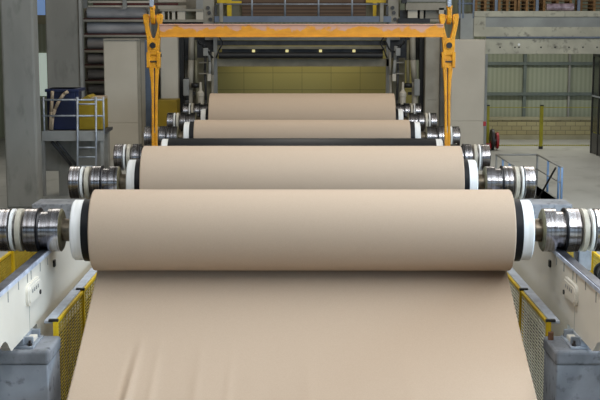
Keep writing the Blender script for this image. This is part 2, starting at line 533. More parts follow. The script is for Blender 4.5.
# ------------------------------------------------------------------ pedestals
for s in (-1, 1):
    side = 'left' if s < 0 else 'right'
    r = thing('concrete_pedestal', 'weathered concrete pedestal under the %s rail, nearest the viewer' % side, 'pedestal', (s * 4.1, 16.2, 0), 'concrete pedestals under the rails')
    B().box(s * 3.51, s * 5.2, 16.08, 16.92, -.9, .50).build('block', 'concrete', r, .02, 2)
    B().box(s * 3.49, s * 5.21, 16.06, 16.94, .44, .65).build('grout_cap', 'concrete_cap', r, .045, 3)
    if s > 0:
        q = at(549.5, 332, 16.7)
        B().lathe([(.65, .04), (.76, .04)], (q.x + .02, 16.7, 0), axis='z', n=14).build('dowel', 'rust', r)
    r2 = B().prism([(s * 3.3, -.9), (s * 5.24, -.9), (s * 5.24, .001), (s * 6.9, .001), (s * 6.9, .65), (s * 3.3, .65)], 'y', 30.3, 31.3).build('concrete_pedestal', 'concrete', None, .03)
    tag(r2, 'wide low concrete pedestal crossing beneath the %s rail behind the second roll' % side, 'pedestal', 'concrete pedestals under the rails')
    r3 = B().box(s * 3.4, s * 4.6, 45, 46.2, -.9, .65).build('concrete_pedestal', 'concrete', None, .03)
    tag(r3, 'concrete pedestal under the far end of the %s rail by the machine' % side, 'pedestal', 'concrete pedestals under the rails')


# ------------------------------------------------------------------ mesh guards
def mesh_panel(mb, X, ya, yb, za, zb, dy=.05, dz=.05, r=.0055):
    n = int((yb - ya) / dy)
    for k in range(n + 1):
        y = ya + (yb - ya) * k / n
        mb.box(X - r, X + r, y - r, y + r, za, zb)
    n = int((zb - za) / dz)
    for k in range(n + 1):
        z = za + (zb - za) * k / n
        mb.box(X - r * 1.6, X + r * .6, ya, yb, z - r, z + r)


for s in (-1, 1):
    side = 'left' if s < 0 else 'right'
    X = s * 3.58
    r = thing('mesh_guard', ('yellow framed wire mesh guard between the sheet and the white left beam' if s < 0 else
                             'yellow framed pale mesh guard between the sheet and the right beam'), 'guard', (X, 20, 0), 'mesh guards beside the sheet')
    ys = [17.02, 19.15, 21.4, 23.65, 25.9]
    for k, y in enumerate(ys):
        p = B().box(X - .035, X + .035, y - .035, y + .035, -.9, .84).build('post', 'yellow', r, .006)
        B().box(X - s * .04, X + s * .10, y - .035, y + .035, .83, .87).build('clamp', 'blackpaint', p, .006)
    for ya, yb in zip(ys[:-1], ys[1:]):
        m = B(); mesh_panel(m, X, ya + .06, yb - .06, -.85, .80, .22, .05, .0055)
        m.build('mesh_panel', 'yellow_mesh' if s < 0 else 'pale_mesh', r)
        B().box(X - .02, X + .02, ya + .035, yb - .035, .78, .83).build('top_bar', 'yellow', r, .005)
        B().box(X - .02, X + .02, ya + .035, yb - .035, -.88, -.84).build('bottom_bar', 'yellow', r, .005)
        B().box(X + s * .025, X + s * .17, ya + .01, yb - .01, .80, .845).build('top_channel', 'channel', r, .006)
    # outer fence beyond the rail
    X = s * 5.37
    r = thing('mesh_fence', 'yellow wire mesh fence standing outside the %s rail beam' % side, 'fence', (X, 20, 0), 'outer mesh fences')
    ys = [14.0, 16.6, 19.2, 21.8, 24.4]
    for y in ys:
        B().box(X - .05, X + .05, y - .05, y + .05, 0, 1.06).build('post', 'yellow', r, .006)
    for ya, yb in zip(ys[:-1], ys[1:]):
        m = B(); mesh_panel(m, X, ya + .06, yb - .06, .05, .96, .06, .05, .007)
        m.build('mesh_panel', 'yellow_mesh', r)
        B().box(X - .02, X + .02, ya + .05, yb - .05, .96, 1.0).build('top_bar', 'yellow', r)

r = thing('control_box', 'grey electrical control box on a post outside the right rail', 'box', (4.85, 20.9, 0))
B().box(4.93, 4.99, 20.92, 20.98, -.9, 1.0).build('post', 'galv', r)
b = B().box(4.86, 5.08, 20.72, 20.92, .84, 1.22).build('housing', 'bluegrey', r, .01)
B().box(4.865, 5.075, 20.70, 20.72, .85, 1.2).build('lid', 'galv', b, .004)
B().box(4.80, 4.85, 20.75, 20.88, .85, 1.18).build('side_channel', 'dark_steel', r)
r = thing('cable_drum', 'black round drum on a stand at the right edge, below the frontmost spool', 'drum', (4.95, 19.35, 0))
B().lathe([(-.16, .1), (-.16, .16), (-.12, .16), (-.12, .12), (.12, .12), (.12, .16), (.16, .16), (.16, .05)], (4.98, 19.35, 1.08), axis='y', n=32).build('drum', 'blackpaint', r)
B().box(4.93, 5.03, 19.3, 19.4, -.9, .97).build('stand', 'dark_steel', r)

# ------------------------------------------------------------------ crane lifting gear
YT = 29.3
rig = thing('lifting_beam', 'orange crane spreader beam with two hanging lifting arms above the rolls', 'lifting beam', (0, YT, 4.9))
xl, xr = at(160, 30, YT).x, at(443, 30, YT).x
zt, zb = at(300, 24, YT).z, at(300, 37.2, YT).z
hb = B(); hb.box(xl, xr, YT - .10, YT + .10, zb + .02, zt - .02); hb.box(xl, xr, YT - .13, YT + .13, zt - .03, zt); hb.box(xl, xr, YT - .13, YT + .13, zb, zb + .03)
hb.build('beam', 'orange_worn', rig, .006)


def mir(pts, s):
    return pts if s < 0 else [(602 - px, py) for px, py in pts][::-1]


for s in (-1, 1):
    def PP(pts, name, m, dep=.07, par=rig, bev=.012, off=0):
        return B().pprism(mir(pts, s), YT, YT - dep + off, YT + dep + off).build(name, m, par, bev)
    sh = PP([(143.2, 15.5), (144.5, 13.8), (148.6, 14.2), (149.6, 16), (149.6, 22), (148.8, 24), (150.2, 31), (152.0, 38), (155.2, 38), (157.2, 31), (158.4, 24), (157.2, 22), (156.4, 16), (157.6, 14.2), (161.6, 13.8), (163, 15.6),
             (162.8, 19), (160.9, 27), (160.4, 38), (159.6, 46), (158.8, 55), (148.2, 55), (147.4, 46), (147.2, 38), (145.6, 30), (144, 22)], 'shackle', 'orange', .09)
    q = at(153.3 if s < 0 else 602 - 153.3, 45.3, YT)
    B().lathe([(YT - .13, .02), (YT - .13, .072), (YT + .13, .072)], (q.x, 0, q.z), axis='y', n=24).build('pin', 'blackpaint', sh)
    B().lathe([(YT - .112, .03), (YT - .112, .10), (YT - .09, .11)], (q.x, 0, q.z), axis='y', n=24).build('boss', 'orange', sh)
    cl = PP([(147, 53), (149.5, 52), (150.5, 55), (157, 55), (158, 52), (160.3, 53), (160.3, 68), (147, 68)], 'clevis', 'orange', .06)
    PP([(146.8, 52), (150.2, 51.5), (150.2, 67), (147.2, 67)], 'cheek_plate', 'orange', .10, cl, .008)
    PP([(157.2, 51.5), (160.6, 52), (160.2, 67), (157.2, 67)], 'cheek_plate', 'orange', .10, cl, .008)
    PP([(150.4, 60.8), (157.2, 60.8), (157.2, 62.2), (150.4, 62.2)], 'bolt', 'blackpaint', .09, cl, 0)
    PP([(160.3, 54), (161.4, 54), (161.4, 57), (160.3, 57)], 'bolt', 'blackpaint', .05, cl, 0)
    PP([(149.2, 67), (153.8, 67), (154.2, 80), (154.2, 172), (151.8, 172), (151.9, 100), (151.0, 82)], 'lifting_arm', 'orange', .06)
    PP([(155.2, 80), (155.4, 67), (159.4, 67), (158.2, 82), (157.6, 100), (157.4, 172), (155.2, 172)], 'lifting_arm', 'orange', .06)
    PP([(151.8, 133), (157.2, 133), (157.2, 172), (151.8, 172)], 'arm_foot', 'orange', .05)
    # rope block and hook that carry the beam
    hx = at(153 if s < 0 else 602 - 153, 10, YT).x
    hk = thing('crane_hook', 'yellow crane hook hanging in the %s end shackle of the lifting beam' % ('left' if s < 0 else 'right'), 'hook', (hx, YT, 5.4), 'crane hooks')
    zt_ = at(153, 24.5, YT).z
    pts = []
    for k in range(15):
        a = PI * 1.0 + (1.25 * PI) * k / 14
        pts.append((hx + .0 + .02 * math.cos(a), YT + .16 * math.cos(a) , zt_ + .18 + .16 * math.sin(a)))
    hkp = B()
    # flat forged hook seen edge-on from the front
    path = [(YT - .16, zt_ + .50), (YT - .17, zt_ + .38), (YT - .15, zt_ + .22), (YT - .08, zt_ + .10), (YT + .03, zt_ + .06), (YT + .13, zt_ + .12), (YT + .17, zt_ + .25), (YT + .12, zt_ + .30), (YT + .07, zt_ + .22), (YT, zt_ + .17), (YT - .06, zt_ + .22), (YT - .08, zt_ + .36), (YT - .06, zt_ + .50)]
    hkp.prism([(a, b - .06) for a, b in path], 'x', hx - .055, hx + .055)
    hkp.build('hook', 'orange', hk, .02)
    B().cyl((hx, YT - .1, zt_ + .36), (hx, YT - .1, zt_ + .45), .07, 16).build('hook_neck', 'orange', hk)
    B().box(hx - .06, hx + .03, YT - .19, YT - .03, zt_ + .42, zt_ + 1.1).build('swivel_block', 'galv', hk, .01)
    rp = B()
    for d in (-.03, .03): rp.cyl((hx + d, YT - .1, zt_ + 1.05), (hx + d, YT - .1, 12.99), .014, 8)
    rp.build('hoist_rope', 'dark_steel', hk)

# ------------------------------------------------------------------ pillars, platform and rack on the left
p = B(); pa, pb = at(3, 100, 34), at(35.5, 100, 34)
p.box(pa.x, pb.x, 34, 34.65, 0, 12.99)
tag(p.build('concrete_pillar', 'concrete_p', None, .06, 2), 'broad concrete pillar at the left edge, nearest the viewer', 'pillar', 'concrete pillars')
pa, pb = at(46.5, 60, 46.5), at(79.5, 60, 46.5)
p = B(); p.box(pa.x, pb.x, 46.5, 47.6, 0, 12.99)
tag(p.build('concrete_pillar', 'concrete_p', None, .05, 2), 'slimmer concrete pillar behind the blue container', 'pillar', 'concrete pillars')
q = B().box(at(79.6, 50, 46.4).x, at(82.4, 50, 46.4).x, 46.4, 46.6, 0, 12.9); q = q.build('cable_duct', 'greysteel')
tag(q, 'narrow grey vertical duct on the right edge of the slimmer pillar', 'duct')

YP = 35.6
r = thing('raised_platform', 'grey steel platform with pipe railing and ladder between pillar and beige cabinet', 'platform', (at(75, 136, YP).x, YP, 0))
B().pbox(42, 104, 131, 141, YP, .12).build('edge_beam', 'greysteel', r)
zp = at(75, 131, YP).z
xa, xb = at(42, 131, YP).x, at(103.5, 131, YP).x
B().box(xa, xb, YP + .1, YP + 1.75, zp - .1, zp - .01).build('deck', 'dark_steel', r)
B().pbox(42, 45, 141, 196, YP + .05, .12).build('support_leg', 'greysteel', r)
B().pbox(101, 104, 141, 196, YP + .05, .12).build('support_leg', 'greysteel', r)
for py in (100, 116):
    a, b = at(42, py, YP), at(108, py, YP)
    B().cyl((xa, YP + .05, a.z), (xb, YP + .05, b.z), .028, 10).build('handrail', 'galv', r)
for px in (43, 76.5, 95, 103):
    a = at(px, 97, YP)
    B().cyl((a.x, YP + .05, zp - .1), (a.x, YP + .05, a.z), .028, 10).build('rail_post', 'galv', r)
lad = B().cyl(at(77.5, 97, YP - .05), at(77.5, 196, YP - .05), .03, 8).cyl(at(96, 97, YP - .05), at(96, 196, YP - .05), .03, 8).build('ladder', 'galv', r)
for py in (104, 147.5, 157, 166.5, 176, 186):
    B().cyl(at(77.5, py, YP - .05), at(96, py, YP - .05), .024, 8).build('rung', 'galv', lad)
for dx in (0, 5):
    B().cyl(at(52 + dx, 142, YP + .3), at(71 + dx, 165, YP + .9), .05, 8).build('brace', 'dark_steel', r)

r = thing('blue_container', 'dark blue steel container behind the platform railing', 'container', (at(63, 130, YP + .6).x, YP + .6, zp))
a, b = at(47, 110, YP + .5), at(75.5, 110, YP + .5); zt_ = at(60, 89, YP + .5).z
B().box(a.x, b.x, YP + .5, YP + 1.6, zp, zt_).build('body', 'blue', r, .02)
B().box(a.x - .04, b.x + .12, YP + .44, YP + 1.65, zt_ - .09, zt_).build('rim', 'blue', r, .01)
B().box(b.x + .01, b.x + .1, YP + .5, YP + .6, zp, zt_ - .09).build('corner_post', 'blue', r)
for lab, pts in (('left of the two beige hoses looping down the blue container', [(52.5, 91), (52, 100), (51.2, 112), (50.2, 130)]), ('right beige hose curving down across the blue container', [(68, 91.5), (64, 94), (59.5, 100), (55, 109), (52.5, 118), (51.6, 130)])):
    h = B().tube([tuple(at(px, py, YP + .34)) for px, py in pts], .05, 10)
    tag(h.build('hose', 'hose'), lab, 'hose', 'hoses at the blue container')
r = thing('yellow_bin', 'dull yellow storage bin on the platform beside the blue container', 'bin', (at(90, 130, YP + .8).x, YP + .8, zp))
a, b = at(78.6, 110, YP + .5), at(102, 110, YP + .5); zt_ = at(90, 100, YP + .5).z
B().box(a.x, b.x, YP + .5, YP + 1.6, zp, zt_).build('body', 'yellow_dull', r, .02)
mid = (a.x * .62 + b.x * .38)
B().prism([(a.x, zt_), (a.x * .35 + b.x * .65, zt_), (mid, zt_ + .14)], 'y', YP + .52, YP + 1.58).build('lid', 'yellow_dull', r)
B().box(b.x - .32, b.x, YP + .5, YP + 1.6, zt_, zt_ + .08).build('lid', 'hose', r)
# concrete wall below the platform with the doorway gap at its left
YW_ = YP + 1.0
wl = B(); a, b = at(58, 150, YW_), at(108, 150, YW_)
wl.box(a.x, b.x, YW_, YW_ + .4, 0, zp - .12); wl.box(at(40, 150, YW_).x, a.x, YW_, YW_ + .4, at(50, 171, YW_).z, zp - .12)
tag(wl.build('retaining_wall', 'concrete_p'), 'concrete wall in the shade below the steel platform', 'wall')

YR = 51.0
r = thing('roll_rack', 'beige steel rack holding grey rolls beside the slimmer pillar', 'rack', (at(115, 60, YR).x, YR, 0))
for px in (84.6, 152):
    a, b = at(px - 1.3, 50, YR), at(px + 1.3, 50, YR)
    for dy in (-.45, .45):
        B().box(a.x, b.x, YR + dy - .05, YR + dy + .05, 0, 6.6).build('upright', 'beige_d', r)
rows = [(7.2, 18.2), (22.3, 33.4), (37.5, 48.6), (53, 63.9), (68.3, 79.2), (83.7, 94.5)]
xa, xb = at(86, 50, YR).x, at(151, 50, YR).x
levels = ['uppermost visible', 'second highest', 'third highest', 'fourth highest', 'fifth highest', 'lowest visible']
for k, (p0, p1) in enumerate(rows):
    c = at(110, (p0 + p1) / 2, YR).z
    rad = (p1 - p0) / 2 * YR / F * 1.0
    zsh = c - rad
    B().box(xa, xb, YR - .5, YR - .44, zsh - .14, zsh - .055).build('shelf_bar', 'beige_d', r)
    B().box(xa, xb, YR + .44, YR + .5, zsh - .14, zsh - .055).build('shelf_bar', 'beige_d', r)
    B().box(xa, xb, YR - .44, YR + .44, zsh - .03, zsh - .01).build('shelf_plate', 'dark_steel', r)
    B().box(xa, xb, YR - .46, YR - .38, zsh - .055, zsh - .0).build('red_rail', 'redbrown', r)
    rl = thing('wrapped_roll', 'grey wrapped roll lying on the %s shelf of the beige rack' % levels[k], 'roll', ((xa + xb) / 2, YR, zsh), 'grey rolls in the rack')
    B().lathe([(xa + .1, rad * .3), (xa + .1, rad * .97), (xa + .13, rad), (xb - .13, rad), (xb - .1, rad * .97), (xb - .1, rad * .3)], (0, YR, c), n=32).build('wrap', 'greyroll', rl)
    B().lathe([(xa + .03, rad * .3), (xb - .03, rad * .3)], (0, YR, c), n=16).build('core', 'dark_steel', rl)
r_ = B()
r_.pbox(88, 150, 1, 2.8, YR - .6, .08); r_.pbox(88, 150, 5.5, 7, YR - .6, .08)
r_.build('top_beam', 'beige', r)
B().pbox(93, 178, 3, 5.2, YR - .62, .07).build('red_rail', 'redbrown', r)
B().pbox(122.5, 126.5, -6, 9, YR - .7, .06).build('hanger', 'greysteel', r)
B().pbox(83, 87, -6, 8, YR - .7, .06).build('hanger', 'greysteel', r)


# ------------------------------------------------------------------ machine housing
def cabinet(px0, px1, py0, Y, dep, lab, m='beige', group='tall machine cabinets', seams=(), top=None, sidem=None):
    xa, xb = at(px0, 80, Y).x, at(px1, 80, Y).x
    z1 = at((px0 + px1) / 2, py0, Y).z
    r = thing('machine_cabinet', lab, 'cabinet', ((xa + xb) / 2, Y + dep / 2, 0), group)
    B().box(xa, xb, Y + .02, Y + dep, 0, z1).build('body', sidem or m, r, .02)
    zs = [0.05] + [at(px0, s_, Y).z for s_ in seams] + [z1 - .04]
    zs.sort()
    for a, b in zip(zs[:-1], zs[1:]):
        B().box(xa + .03, xb - .03, Y, Y + .03, a + .01, b - .01).build('door', m, r, .008)
    return r


c = cabinet(104, 138, 40, 47.0, 2.2, 'tall smooth beige cabinet left of the left lifting arm', seams=(123,))
xa, xb = at(104, 40, 47).x, at(138, 40, 47).x
B().box(xa - .02, xb + .06, 46.95, 49.2, at(120, 40, 47).z, at(120, 38.6, 47).z).build('top_cover', 'beige_d', c)
B().pbox(138, 141, 40, 170, 47.0, .3).build('edge_strip', 'beige_d', c)
cabinet(140, 152.5, 40, 49.5, .85, 'blue grey narrow cabinet directly behind the left lifting arm', 'bluegrey', seams=(108.5,))
cabinet(160.5, 178, 37, 50.2, 1.6, 'light grey tall panel cabinet right of the left lifting arm', 'beige', seams=(100,))
cabinet(425, 439.5, 37, 50.2, 1.6, 'beige tall panel cabinet just left of the right lifting arm', 'beige_d', seams=(100,))
cabinet(439.8, 446, 37, 50.6, 1.6, 'narrow grey cabinet partly behind the right lifting arm', 'greysteel')
cabinet(451, 485, 39.5, 49.0, 2.4, 'broad smooth beige cabinet right of the right lifting arm', seams=(121,))
yb_ = B().box(at(157.5, 100, 48.6).x, at(177, 100, 48.6).x, 48.6, 49.8, 0, at(167, 100, 48.6).z)
tag(yb_.build('yellow_guard_box', 'yellow_dull', None, .02), 'dull yellow guard box behind the left lifting arm', 'guard box')
s_ = B().pbox(483.3, 486, 121.5, 126, 48.97, .03)
tag(s_.build('warning_sign', 'red'), 'tiny red warning sign on the edge of the broad beige cabinet', 'sign')

# back panelling of the machine
o = B().pbox(196, 412, 38, 175, 56.0, .3).build('panel_wall', 'olive')
tag(o, 'olive panelled wall at the back of the machine bay', 'wall')

r = thing('paper_machine', 'paper machine frame spanning the bay above the rearmost paper roll', 'machine', (0, 51, 0))
B().pbox(217, 389, 59, 66.5, 51.0, .5).build('lower_crossbeam', 'warm_steel', r, .01)
B().pbox(214, 389, 46.3, 49, 51.2, .3).build('light_crossbeam', 'warm_steel', r)
B().pbox(214, 389, 40.5, 45.5, 51.6, .6).build('dark_crossbeam', 'dark_steel', r)
B().pbox(205, 400, 37, 40, 51.4, .4).build('upper_crossbeam', 'beige_d', r)
B().pbox(222, 383, 49, 53, 51.6, .2).build('lamp_rail', 'dark_steel', r)
zc = at(300, 55.3, 51).z
B().lathe([(at(219, 55, 50.8).x, .06), (at(219, 55, 50.8).x, .135), (at(382.5, 55, 50.8).x, .135), (at(382.5, 55, 50.8).x, .06)], (0, 50.7, zc), n=28).build('dark_roll', 'dark', r)
B().pbox(214.5, 391, 16.2, 22.2, 50.0, .5).build('walkway_edge', 'bluegrey', r)
for a_, b_ in ((214, 217.5), (386, 389.5)):
    B().pbox(a_, b_, 37, 165, 51.0, .3).build('side_post', 'greysteel', r)
for a_, b_ in ((178.5, 184.5), (419, 425)):
    B().pbox(a_, b_, 37, 165, 50.8, .4).build('side_post', 'dark', r)
for a_, b_ in ((196.5, 211), (392, 404.5)):
    B().pbox(a_, b_, 58, 165, 51.4, .4).build('side_housing', 'olive_box', r)
for a_, b_ in ((203, 214), (388, 398.5)):
    B().pbox(a_, b_, -8, 24, 50.2, .4).build('upper_column', 'beige_d', r)
for a_, b_ in ((184.5, 214), (389.5, 419)):
    B().pbox(a_, b_, 37, 60, 51.8, .4).build('upper_housing', 'dark_steel', r)
for px in (253.5, 287, 320.5, 354):
    a = B().pbox(px - 1.4, px + 1.4, 49.6, 52.6, 51.5, .1)
    tag(a.build('work_lamp', 'lamp'), 'small glowing lamp on the machine crossbeam, %s from the left' % {253.5: 'first', 287: 'second', 320.5: 'third', 354: 'fourth'}[px], 'lamp', 'lamps along the crossbeam')


def actuator(px_list, Y, lab, m1='beige_d'):
    pass


def pipe_run(pts, Y, rad, m, lab, cat='pipe', group=None):
    o = B().tube([tuple(at(px, py, Y)) for px, py in pts], rad, 12).build('pipe', m)
    tag(o, lab, cat, group)


GP = 'pipes at the machine sides'
pipe_run([(191.5, 36), (191, 60), (190, 90), (190, 150)], 50.4, .12, 'beige_d', 'thick pale pipe on the left side of the machine bay', group=GP)
pipe_run([(412.5, 36), (413, 60), (414.5, 82), (415, 150)], 50.4, .12, 'beige_d', 'thick pale pipe on the right side of the machine bay', group=GP)
pipe_run([(186.8, 78), (187, 100), (187, 150)], 50.3, .09, 'dark_steel', 'thin dark rusty pipe at the left machine side', group=GP)
pipe_run([(396, 46), (395, 60), (393.8, 76)], 50.5, .07, 'greysteel', 'thin hanging pipe at the right machine side', group=GP)
pipe_run([(208, 50), (210, 62), (209.5, 80)], 50.5, .06, 'greysteel', 'thin bent pipe at the left machine side', group=GP)
pipe_run([(408.5, 40), (408, 60), (408, 84)], 50.6, .07, 'olive_box', 'slim olive pipe inside the right machine side', group=GP)
pipe_run([(195.6, 40), (195.8, 60), (196, 84)], 50.6, .06, 'olive_box', 'slim olive pipe inside the left machine side', group=GP)
pipe_run([(200, 40), (203, 47), (209, 52), (213, 58)], 50.4, .035, 'dark', 'black cable looping above the left machine side', 'cable', GP)
pipe_run([(404, 40), (400, 48), (395, 52), (389, 49), (386, 42)], 50.4, .035, 'dark', 'black cable looping above the right machine side', 'cable', GP)
for side, fx in (('left', lambda p: p), ('right', lambda p: 603.5 - p)):
    r = thing('valve_unit', 'pale valve with black arm on the %s machine side' % side, 'valve', (at(fx(200), 95, 50.2).x, 50.2, 0), 'valve units')
    x0, x1 = sorted((fx(191.5), fx(199)))
    B().cyl(at(x0, 85.5, 50.1), at(x1, 85.5, 50.1), .1, 14).build('arm', 'blackpaint', r)
    c = at(fx(200.5), 85, 50.1).x
    zz = [at(300, v, 50.1).z for v in (118, 97, 96, 93, 92, 90.5, 90, 83, 82)]
    B().lathe([(0, .1), (zz[0], .1), (zz[1], .13), (zz[2], .15), (zz[3], .15), (zz[4], .12), (zz[5], .07), (zz[6], .06), (zz[7], .05), (zz[8], .03)], (c, 50.1, 0), axis='z', n=20).build('body', 'beige', r)
    x0, x1 = sorted((fx(207.5), fx(211)))
    b = B().pbox(x0, x1, 74, 81, 50.1, .2)
    tag(b.build('junction_box', 'beige'), 'small pale box beside the %s machine valve' % side, 'box', 'small machine boxes')
    x0, x1 = sorted((fx(203), fx(208)))
    b = B().pbox(x0, x1, 48, 56, 50.3, .3)
    tag(b.build('gear_housing', 'greysteel', None, .03), 'grey gear housing high on the %s machine side' % side, 'housing', 'gear housings')

for side, fx in (('left', lambda p: p), ('right', lambda p: 603 - p)):
    def two(a, b): return sorted((fx(a), fx(b)))
    pipe_run([(fx(205.5), 57), (fx(205), 70), (fx(206), 100), (fx(206), 150)], 51.0, .05, 'dark_steel', 'thin dark vertical pipe beside the olive housing, %s machine side' % side, group=GP)
    pipe_run([(fx(213), 52), (fx(212.5), 75), (fx(212.5), 150)], 50.7, .055, 'beige_d', 'thin pale vertical pipe at the edge of the bay opening, %s machine side' % side, group=GP)
    pipe_run([(fx(219), 36.5), (fx(223), 43), (fx(219), 50), (fx(216), 58)], 50.6, .03, 'dark', 'short black hose bending beside the lamp rail, %s machine side' % side, 'hose', 'black hoses at the machine')
    pipe_run([(fx(197), 38), (fx(199), 44), (fx(207), 46), (fx(209), 60)], 50.5, .03, 'dark', 'long black hose hanging over the gear housing, %s machine side' % side, 'hose', 'black hoses at the machine')
    for a, b, c, d, m_, w_ in ((199, 207, 62, 63.2, 'beige_d', 'upper'), (199, 212, 73, 74.2, 'beige_d', 'middle'), (186, 195, 92, 95, 'dark_steel', 'lower')):
        x0, x1 = two(a, b)
        o = B().pbox(x0, x1, c, d, 50.9, .12).build('bracket', m_)
        tag(o, '%s small bracket across the pipes at the %s machine side' % (w_, side), 'bracket', 'pipe brackets')
    x0, x1 = two(183, 189)
    o = B().pbox(x0, x1, 79, 96, 50.2, .25).build('hydraulic_cylinder', 'greysteel', None, .04)
    tag(o, 'grey upright hydraulic cylinder low at the %s machine side' % side, 'cylinder', 'hydraulic cylinders')
    x0, x1 = two(206.5, 212)
    for k, (a, b) in enumerate(((6, 9.5), (11.5, 14), (18, 20.5))):
        q = at((x0 + x1) / 2 + (k - 1) * 1.2, (a + b) / 2, 50.18)
        o = B().lathe([(50.1, .03), (50.1, .075), (50.2, .075)], (q.x, 0, q.z), axis='y', n=16).build('bolt_head', 'dark_steel')
        tag(o, '%s dark bolt head on the beige column at the %s end of the walkway' % (('top', 'middle', 'bottom')[k], side), 'bolt', 'column bolts')
    x0, x1 = two(219.5, 223)
    o = B().pbox(x0, x1, 3, 22, 49.95, .15).build('railing_column', 'beige_d')
    tag(o, 'slim beige post at the %s end of the walkway edge' % side, 'post', 'slim walkway posts')
    x0, x1 = two(214.5, 217)
    o = B().pbox(x0, x1, 6, 15, 50.05, .15).build('switch_box', 'dark_steel')
    tag(o, 'small dark switch box beside the slim %s walkway post' % side, 'box', 'switch boxes')

# walkway above the machine
r = thing('walkway_railing', 'grey pipe railing on the walkway above the machine', 'railing', (0, 50.2, 5.7))
for px in (252, 285, 318.5, 352):
    a = at(px, 16.2, 50.15)
    B().cyl((a.x, 50.15, a.z), (a.x, 50.15, a.z + 1.1), .042, 8).build('post', 'galv', r)
for py in (4.2,):
    B().cyl(at(216, py, 50.15), at(388, py, 50.15), .03, 8).build('rail', 'galv', r)
o = B().pbox(242, 366, -10, 16, 50.75, .2).build('slatted_screen', 'brown')
tag(o, 'brown slatted screen behind the walkway railing above the machine', 'screen')
for w_, a_, b_ in (('left', 200, 242), ('right', 366, 400)):
    o = B().pbox(a_, b_, -8, 17, 51.0, .2).build('backing_panel', 'olive_box')
    tag(o, 'olive backing panel at the %s end of the brown slatted screen' % w_, 'panel', 'backing panels')
o = B().box(at(150, 0, 52.4).x, at(200, 0, 52.4).x, 52.4, 52.6, 0, at(175, -10, 52.4).z).build('backing_panel', 'beige_d')
tag(o, 'beige grey backing panel above the left girder beside the roll rack', 'panel', 'backing panels')
for side, xs in (('left', ((227, 231.5, -8, 16.5), (217, 227, -4, 3), (231.5, 241.5, 1.2, 3.2))), ('right', ((373, 376.5, -8, 16.5), (366, 373, -4, 2.6), (376.5, 386, 0, 2.6)))):
    b = B()
    for a_ in xs: b.pbox(a_[0], a_[1], a_[2], a_[3], 50.55, .12)
    tag(b.build('yellow_gate', 'yellow'), 'yellow safety gate post at the %s end of the walkway' % side, 'gate', 'walkway gates')

# beige box girders flanking the walkway
r = thing('box_girder', 'beige girder with openings above the left machine cabinets', 'girder', (at(182, 15, 50).x, 50, 5.3))
B().pbox(160, 203, 19.5, 22, 50.0, .4).build('bottom_chord', 'beige_d', r)
B().pbox(160, 203, 9, 11.2, 50.0, .4).build('top_chord', 'beige_d', r)
for a_, b_ in ((162, 164.5), (168, 169), (172, 175), (177.5, 185), (196, 203)):
    B().pbox(a_, b_, 11, 20, 50.05, .3).build('web_plate', 'beige', r)
B().pbox(164, 200, 11, 20, 50.5, .1).build('back_plate', 'olive_box', r)
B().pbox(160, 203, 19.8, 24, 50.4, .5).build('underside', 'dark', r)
B().pbox(196, 203, -8, 10, 50.2, .3).build('hanger', 'greysteel', r)
r2_ = B().pbox(158, 186, -3, 2, 51.6, .2).pbox(158, 186, 5.5, 9, 51.6, .2)
tag(r2_.build('wall_beam', 'beige'), 'pale beam pair behind the left beige girder', 'beam')
r = thing('box_girder', 'beige grey girder with boxes above the right machine cabinets', 'girder', (at(425, 12, 50).x, 50, 5.3))
B().pbox(406, 446, 3, 10, 49.9, .5).build('top_chord', 'beige_d', r)
B().pbox(408, 417.5, 10, 18, 50.0, .3).build('web_plate', 'beige', r)
B().pbox(420, 423.5, 10, 18.5, 50.0, .3).build('web_plate', 'beige_d', r)
B().pbox(425.5, 438.5, 10, 18.5, 50.2, .2).build('web_plate', 'beige_d', r)
B().pbox(439, 444, 8, 14, 49.9, .2).build('end_box', 'beige', r)
B().pbox(400, 446, 10, 19, 50.5, .1).build('back_plate', 'dark_steel', r)
B().pbox(404, 446, 19, 21.5, 50.1, .4).build('bottom_chord', 'beige_d', r)
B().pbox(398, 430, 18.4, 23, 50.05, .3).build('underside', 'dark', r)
B().pbox(402, 407, -8, 3.2, 49.8, .4).build('motor', 'blackpaint', r)
B().pbox(407, 446, -8, 1.8, 50.4, .4).build('upper_panel', 'greysteel', r)
for px, py in ((411, 8.2), (438, 8), (440, 8), (442, 8), (207, 8), (209, 13), (206.5, 19)):
    pass

# ------------------------------------------------------------------ balcony at right
YC = 50.0
r = thing('concrete_balcony', 'pale concrete balcony spanning the upper right above the opening', 'balcony', (at(540, 30, YC).x, YC, 3.9))
xL, xR = at(474, 30, YC).x, 19.9
zs = {v: at(540, v, YC).z for v in (11, 11.5, 17, 27, 36.5, 38.5, 54)}
B().box(xL, xR, YC, YC + 6.9, zs[17], zs[11]).build('slab_edge', 'concrete_l', r, .03)
B().box(at(485.5, 30, YC).x, xR, YC + .05, YC + .6, zs[27], zs[17]).build('grey_band', 'concrete_g', r)
B().box(xL, at(485.5, 30, YC).x, YC + .01, YC + .6, zs[36.5], zs[17]).build('end_block', 'concrete_l', r)
B().box(at(485.5, 30, YC).x, xR, YC + .02, YC + .6, zs[36.5], zs[27]).build('beam_face', 'concrete_l', r)
B().box(at(485.2, 45, YC).x, xR, YC + .0, YC + .5, zs[54], zs[38.5] + .002).build('lintel', 'concrete_l', r, .015)
B().cyl((at(486, 37.5, YC).x, YC - .03, zs[36.5] - .04), (xR, YC - .03, zs[36.5] - .04), .04, 8).build('conduit', 'bluegrey', r)
B().pbox(460.5, 474, 13.5, 39.5, YC + .1, .5).build('grey_block', 'concrete_g', r)
for px in (500, 515, 519, 541, 555, 569, 583, 597):
    q = at(px, 47.3, YC)
    B().lathe([(YC - .004, .035), (YC + .02, .035)], (q.x, 0, q.z), axis='y', n=12).build('anchor_hole', 'blackpaint', r)
q = at(519, 44.5, YC)
